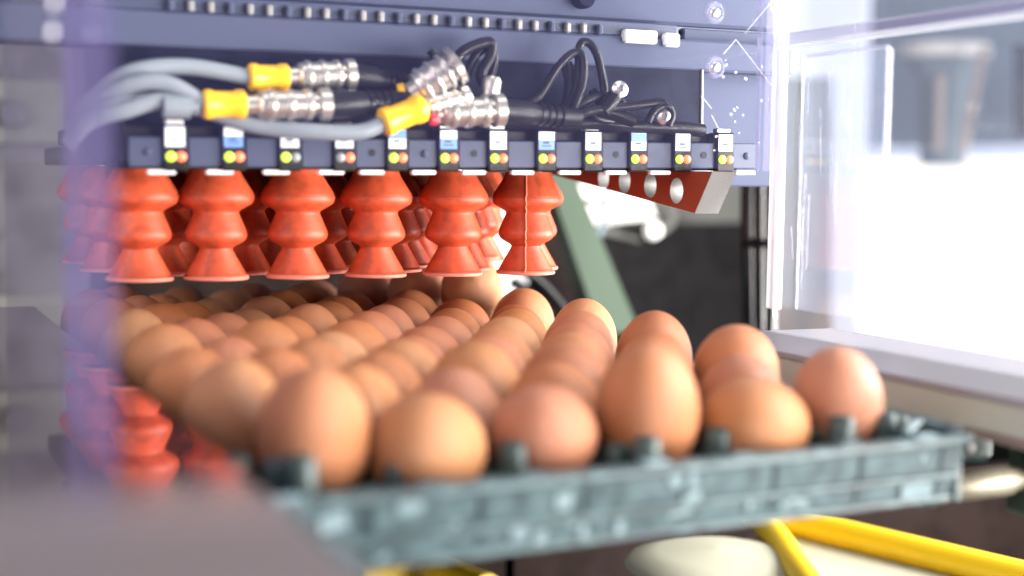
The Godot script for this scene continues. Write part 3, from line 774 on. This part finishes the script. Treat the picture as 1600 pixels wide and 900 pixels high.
	lathe_at("steel_cap", [Vector2(0, 0), Vector2(0.0050, 0), Vector2(0.0058, 0.002), Vector2(0.0058, 0.010), Vector2(0.0046, 0.012), Vector2(0, 0.012)], Vector3(0.1678, 0.1290, -0.2290), Vector3(0.1693, 0.1403, -0.2290), M["nickel"], f)
	# thin black leads at the right
	var n := "thin black leads looping above the valve bar"
	var k := thing("black_lead", "thin black lead rising in a steep loop, left one of the pair", "lead", n)
	put("wire", tube_mesh([Vector3(0.1888, 0.1238, -0.2320), Vector3(0.2014, 0.1311, -0.2320), Vector3(0.2139, 0.1492, -0.2320), Vector3(0.2250, 0.1581, -0.2320), Vector3(0.2302, 0.1545, -0.2310), Vector3(0.2295, 0.1397, -0.2300), Vector3(0.2232, 0.1240, -0.2290), Vector3(0.2151, 0.1176, -0.2280)], 0.0026, 12), M["black rubber"], k)
	var k2 := thing("black_lead", "thin black lead with the highest loop ending in a steel tip", "lead", n)
	put("wire", tube_mesh([Vector3(0.2199, 0.1195, -0.2360), Vector3(0.2291, 0.1400, -0.2360), Vector3(0.2300, 0.1614, -0.2360), Vector3(0.2352, 0.1651, -0.2360), Vector3(0.2414, 0.1584, -0.2350), Vector3(0.2461, 0.1406, -0.2340), Vector3(0.2462, 0.1296, -0.2320), Vector3(0.2527, 0.1289, -0.2300)], 0.0026, 12), M["black rubber"], k2)
	lathe_at("plug", [Vector2(0, 0), Vector2(0.0042, 0), Vector2(0.0052, 0.006), Vector2(0.0048, 0.013), Vector2(0, 0.014)], Vector3(0.2418, 0.1226, -0.2260), Vector3(0.2522, 0.1353, -0.2260), M["black rubber"], k2)
	lathe_at("steel_tip", [Vector2(0, 0), Vector2(0.0046, 0), Vector2(0.0050, 0.0012), Vector2(0.0050, 0.004), Vector2(0.0024, 0.005), Vector2(0.0020, 0.0036), Vector2(0, 0.0036)], Vector3(0.2521, 0.1361, -0.2260), Vector3(0.2502, 0.1375, -0.2160), M["bright steel"], k2)
	var k3 := thing("black_lead", "short black lead bending right to a round steel tip", "lead", n)
	put("wire", tube_mesh([Vector3(0.2117, 0.1160, -0.2280), Vector3(0.2365, 0.1236, -0.2260), Vector3(0.2603, 0.1266, -0.2250), Vector3(0.2805, 0.1296, -0.2250), Vector3(0.2846, 0.1266, -0.2240)], 0.0028, 12), M["black rubber"], k3)
	put("wire", tube_mesh([Vector3(0.2721, 0.1175, -0.2240), Vector3(0.2773, 0.1248, -0.2240), Vector3(0.2855, 0.1274, -0.2240), Vector3(0.2893, 0.1220, -0.2240), Vector3(0.2867, 0.1156, -0.2240)], 0.0024, 12), M["black rubber"], k3)
	lathe_at("steel_tip", [Vector2(0, 0), Vector2(0.0046, 0), Vector2(0.0050, 0.0012), Vector2(0.0050, 0.004), Vector2(0.0024, 0.005), Vector2(0.0020, 0.0036), Vector2(0, 0.0036)], Vector3(0.2852, 0.1212, -0.2280), Vector3(0.2817, 0.1211, -0.2180), M["bright steel"], k3)
	var k5 := thing("black_lead", "knotted black lead bunched left of the upper steel tip", "lead", n)
	put("wire", tube_mesh([Vector3(0.2218, 0.1210, -0.2330), Vector3(0.2319, 0.1290, -0.2300), Vector3(0.2483, 0.1328, -0.2320), Vector3(0.2602, 0.1273, -0.2330), Vector3(0.2567, 0.1181, -0.2320), Vector3(0.2409, 0.1184, -0.2300), Vector3(0.2347, 0.1252, -0.2310)], 0.0027, 12), M["black rubber"], k5)
	put("wire", tube_mesh([Vector3(0.2403, 0.1367, -0.2380), Vector3(0.2452, 0.1289, -0.2360), Vector3(0.2511, 0.1204, -0.2350), Vector3(0.2689, 0.1170, -0.2360)], 0.0030, 12), M["black rubber"], k5)
	put("wire", tube_mesh([Vector3(0.2230, 0.1524, -0.2400), Vector3(0.2267, 0.1402, -0.2400), Vector3(0.2238, 0.1264, -0.2390), Vector3(0.2157, 0.1172, -0.2380)], 0.0040, 12), M["black rubber"], k5)
	var k4 := thing("black_lead", "thick black lead lying flat behind the right valve modules", "lead", n)
	put("wire", tube_mesh([Vector3(0.1815, 0.1154, -0.2360), Vector3(0.2113, 0.1150, -0.2360), Vector3(0.2408, 0.1162, -0.2340), Vector3(0.2599, 0.1151, -0.2320), Vector3(0.3001, 0.1146, -0.2340), Vector3(0.3193, 0.1135, -0.2360)], 0.0042, 12), M["black rubber"], k4)
	put("boot", tube_mesh([Vector3(0.2408, 0.1246, -0.2300), Vector3(0.2523, 0.1218, -0.2290), Vector3(0.2644, 0.1174, -0.2280)], 0.0054, 12, 6, 0.0038), M["black rubber"], k4)

# ---------------------------------------------------------------- behind and below
func slab(called: String, pts: Array, out: Vector3, m: Material, o: Node3D) -> void:      # a board whose outline lies in a plane across z
	var b := MB.new()
	var z: float = pts[0].z
	var pg := PackedVector2Array()
	for p in pts: pg.append(Vector2(p.x, p.y))
	b.prism(pg, Vector3(0, 0, z), Vector3.RIGHT, Vector3.UP, out)
	put(called, b.done(), m, o)

func back_of_machine() -> void:
	var w := thing("grey_side_wall", "grey steel machine wall behind the lilac left guard", "panel")
	put("sheet", box_mesh(Vector3(0.60, 1.3, 0.02), 0.003), M["grey steel wall"], w, Vector3(-0.268, 0.0, -0.92))
	put("plate", box_mesh(Vector3(0.085, 0.062, 0.012), 0.003), M["pale grey paint"], w, Vector3(-0.0326, 0.1387, -0.9050))
	put("knob", lathe_mesh([Vector2(0.013, 0), Vector2(0.014, 0.004), Vector2(0.012, 0.012), Vector2(0, 0.014)], 24), M["grey steel wall"], w, Vector3(-0.0391, 0.1364, -0.8970), Basis(Vector3.RIGHT, PI / 2))
	put("lower_plate", box_mesh(Vector3(0.09, 0.30, 0.012), 0.003), M["pale grey paint"], w, Vector3(-0.0379, -0.1876, -0.9050))
	var d := thing("inner_wall", "dark inner wall of the machine behind the cups", "panel")
	put("sheet", box_mesh(Vector3(0.55, 1.0, 0.02), 0.003), M["dark interior"], d, Vector3(0.310, -0.05, -0.95))
	var p := thing("back_panel", "charcoal back panel right of the green strut", "panel")
	slab("board", [Vector3(0.6950, 0.0217, -1.1000), Vector3(0.9439, 0.0247, -1.1000), Vector3(0.9514, -0.2164, -1.1000), Vector3(0.6994, -0.2034, -1.1000)], Vector3(0, 0, -0.02), M["charcoal panel"], p)
	slab("edge", [Vector3(0.6897, 0.0245, -1.0900), Vector3(0.7563, 0.0051, -1.0900), Vector3(0.7564, 0.0001, -1.0900), Vector3(0.6899, 0.0138, -1.0900)], Vector3(0, 0, -0.006), M["pale grey paint"], p)
	var g := thing("hall_wall", "pale grey wall behind the charcoal panel", "wall")
	slab("sheet", [Vector3(0.5470, 0.2158, -1.2500), Vector3(1.1746, 0.2412, -1.2500), Vector3(1.1934, -0.2708, -1.2500), Vector3(0.5516, -0.2354, -1.2500)], Vector3(0, 0, -0.03), M["pale grey paint"], g)
	var l := thing("hall_lamp", "blurred white lit lamp panel behind the drilled bracket", "lamp")
	slab("panel_light", [Vector3(0.7215, 0.0741, -1.2000), Vector3(0.8271, 0.0608, -1.2000), Vector3(0.8423, 0.0287, -1.2000), Vector3(0.7423, 0.0180, -1.2000)], Vector3(0, 0, -0.02), M["hall lamp glow"], l)
	var l2 := thing("round_lamp", "small round white lamp below the drilled bracket", "lamp")
	put("lens_light", lathe_mesh([Vector2(0.0, -0.006), Vector2(0.009, -0.004), Vector2(0.0115, 0.0), Vector2(0.009, 0.008), Vector2(0, 0.010)], 24), M["hall lamp glow"], l2, Vector3(0.7523, 0.0168, -1.0500), Basis(Vector3.RIGHT, PI / 2))
	put("holder", tube_mesh([Vector3(0.7763, 0.0495, -1.0600), Vector3(0.7864, 0.0288, -1.0600), Vector3(0.7676, 0.0147, -1.0600)], 0.006, 10, 4), M["pale grey paint"], l2)
	var l3 := thing("lit_slot", "bright slot window between the cups and the green strut", "window")
	slab("pane", [Vector3(0.4796, 0.0440, -0.9300), Vector3(0.5170, 0.0441, -0.9300), Vector3(0.5205, -0.0806, -0.9300), Vector3(0.4813, -0.0794, -0.9300)], Vector3(0, 0, -0.02), M["window glow"], l3)
	var s := thing("green_strut", "sage green slanted strut behind the right cups", "strut")
	slab("bar", [Vector3(0.4768, 0.0928, -0.8000), Vector3(0.5088, 0.0932, -0.8000), Vector3(0.5952, -0.0842, -0.8000), Vector3(0.5465, -0.0826, -0.8000)], Vector3(0, 0, -0.03), M["sage paint"], s)
	slab("cross_piece", [Vector3(0.5194, 0.0617, -0.8400), Vector3(0.5727, 0.0592, -0.8400), Vector3(0.5728, 0.0522, -0.8400), Vector3(0.5195, 0.0534, -0.8400)], Vector3(0, 0, -0.02), M["sage paint"], s)
	var t := thing("dark_strut", "dark slanted strut left of the green strut", "strut")
	slab("bar", [Vector3(0.5158, 0.0449, -0.9000), Vector3(0.5381, 0.0449, -0.9000), Vector3(0.6053, -0.0950, -0.9000), Vector3(0.5372, -0.0928, -0.9000)], Vector3(0, 0, -0.02), M["dark interior"], t)
	var hg := "black hoses behind the machine"
	var hs := [["left black hose hanging between charcoal panel and side guard", 1172, 0.0075], ["middle black hose hanging beside the side guard", 1188, 0.0062], ["right black hose hanging closest to the side guard", 1206, 0.0062]]
	for i in 3:
		var h := thing("black_hose", hs[i][0], "hose", hg)
		var top: Vector3 = [Vector3(0.5964, 0.1077, -0.6000), Vector3(0.5952, 0.1074, -0.5800), Vector3(0.5943, 0.1072, -0.5600)][i]
		var mid: Vector3 = [Vector3(0.5986, 0.0103, -0.6000), Vector3(0.5975, 0.0114, -0.5800), Vector3(0.5988, 0.0125, -0.5600)][i]
		var low: Vector3 = [Vector3(0.6068, -0.1383, -0.6000), Vector3(0.6049, -0.1351, -0.5800), Vector3(0.5998, -0.1317, -0.5600)][i]
		put("tube", tube_mesh([top, mid, low], hs[i][2], 16, 10), M["glossy black hose"], h)
		put("clamp", lathe_mesh([Vector2(0.0076, -0.004), Vector2(0.0082, -0.003), Vector2(0.0082, 0.003), Vector2(0.0076, 0.004)], 20), M["black plastic"], h, mid + Vector3(0, 0.012, 0))
	var cg := "black cables behind the rightmost cup"
	for i in 2:
		var q := thing("black_cable", ["upper black cable slanting down behind the rightmost cup", "lower black cable slanting down behind the rightmost cup"][i], "cable", cg)
		put("wire", tube_mesh([[Vector3(0.4067, -0.0055, -0.7000), Vector3(0.4308, -0.0215, -0.7000), Vector3(0.4557, -0.0503, -0.7000), Vector3(0.4668, -0.0823, -0.7000)], [Vector3(0.4057, -0.0193, -0.7200), Vector3(0.4266, -0.0336, -0.7200), Vector3(0.4480, -0.0583, -0.7200), Vector3(0.4556, -0.0873, -0.7200)]][i], 0.0055, 12), M["black rubber"], q)
	var v := thing("thin_grey_hose", "thin grey hose curving down in front of the lamp panel", "hose")
	put("tube", tube_mesh([Vector3(0.6288, 0.0952, -0.9500), Vector3(0.6311, 0.0665, -0.9500), Vector3(0.6284, 0.0324, -0.9500), Vector3(0.6169, 0.0098, -0.9500)], 0.004, 10), M["machine teal grey"], v)

func lower_right() -> void:
	var s := thing("roller_shaft", "worn steel roller shaft sticking out right of the tray", "shaft")
	var a: Vector3 = Vector3(0.3127, -0.0694, 0.0000)
	var b: Vector3 = Vector3(0.3666, -0.0683, 0.0000)
	var l := a.distance_to(b)
	lathe_at("shaft", [Vector2(0, 0), Vector2(0.0068, 0), Vector2(0.0074, 0.001), Vector2(0.0074, l * 0.08), Vector2(0.0064, l * 0.10), Vector2(0.0064, l * 0.16), Vector2(0.0074, l * 0.18), Vector2(0.0074, l * 0.86), Vector2(0.0060, l * 0.9), Vector2(0.0060, l)], a, b, M["worn shaft"], s)
	lathe_at("end_cap", [Vector2(0, 0), Vector2(0.0070, 0), Vector2(0.0084, 0.002), Vector2(0.0084, 0.009), Vector2(0.0066, 0.011), Vector2(0, 0.011)], Vector3(0.3008, -0.0697, 0.0000), a, M["tray dark plastic"], s)
	put("bearing_block", box_mesh(Vector3(0.012, 0.040, 0.030), 0.003), M["sage paint"], s, Vector3(0.3726, -0.0694, 0.0000) + Vector3(0.004, 0, 0))
	var g := thing("guide_block", "dark grey plastic guide block between tray end and rail", "block")
	put("block", box_mesh(Vector3(0.05, 0.024, 0.10), 0.004), M["tray dark plastic"], g, Vector3(0.350, -0.0535, -0.075))
	put("bolt", lathe_mesh([Vector2(0.003, 0), Vector2(0.003, 0.0015), Vector2(0, 0.002)], 14), M["raw aluminium"], g, Vector3(0.3557, -0.0561, -0.0245), Basis(Vector3.RIGHT, PI / 2))
	var m := thing("machine_base", "dark brown machine base under the tray", "base")
	put("back_sheet", box_mesh(Vector3(0.42, 0.72, 0.02), 0.003), M["dark interior"], m, Vector3(0.155, -0.44, -0.62))
	put("low_sheet", box_mesh(Vector3(1.2, 0.58, 0.02), 0.003), M["dark interior"], m, Vector3(0.95, -0.51, -0.62))
	put("cross_bar", box_mesh(Vector3(0.40, 0.02, 0.03), 0.003), M["dark interior"], m, Vector3(0.13, -0.0790, -0.30))
	put("cross_bar", box_mesh(Vector3(0.40, 0.02, 0.03), 0.003), M["dark interior"], m, Vector3(0.13, -0.0850, -0.16))
	var c := thing("yellow_rimmed_bin", "cream plastic bin with yellow tube rim below the tray", "bin")
	var k: Vector3 = Vector3(0.5271, -0.2000, -0.4192)
	var p1: Vector3 = Vector3(0.5909, -0.2000, -0.1977)
	var p2: Vector3 = Vector3(0.4217, -0.2000, -0.2431)
	put("rim", tube_mesh([k, k.lerp(p1, 0.5), p1], 0.0118, 14, 4), M["yellow paint"], c)
	put("rim", tube_mesh([Vector3(0.5165, -0.2000, -0.4599), Vector3(0.4865, -0.2000, -0.3825), Vector3(0.4525, -0.2000, -0.3104), p2], 0.0108, 14, 6), M["yellow paint"], c)
	put("rim", tube_mesh([Vector3(0.5028, -0.2000, -0.4357), k.lerp(Vector3(0.5028, -0.2000, -0.4357), 0.4), k], 0.0100, 14, 4), M["yellow paint"], c)
	var fl := MB.new()
	var y0 := k; var y1 := p1; var y2: Vector3 = Vector3(0.3120, -0.2000, -0.0125); var y3: Vector3 = Vector3(0.2259, -0.2000, -0.1387); var y4: Vector3 = Vector3(0.4117, -0.2000, -0.4074)
	var pg := PackedVector2Array()
	for q in [y0, y1, y2, y3, y4]: pg.append(Vector2(q.x, q.z))
	fl.prism(pg, Vector3(0, -0.2095, 0), Vector3.RIGHT, Vector3.BACK, Vector3(0, -0.006, 0))
	put("bin_floor", fl.done(), M["cream plastic"], c)
	put("hump", lathe_mesh([Vector2(0.07, 0), Vector2(0.066, 0.006), Vector2(0.045, 0.012), Vector2(0, 0.015)], 28), M["cream plastic"], c, Vector3(0.4123, -0.2090, -0.3519))
	var yb := thing("yellow_bar", "bit of yellow bar below the front left of the tray", "bar")
	put("bar", tube_mesh([Vector3(0.0505, -0.1200, -0.1141), Vector3(0.0812, -0.1200, -0.1243), Vector3(0.0947, -0.1200, -0.1139), Vector3(0.1039, -0.1200, -0.0775)], 0.0085, 14, 6), M["yellow paint"], yb)
	put("end_plug", lathe_mesh([Vector2(0.0088, -0.004), Vector2(0.0090, 0.003), Vector2(0, 0.004)], 14), M["black plastic"], yb, Vector3(0.1039, -0.1200, -0.0775))
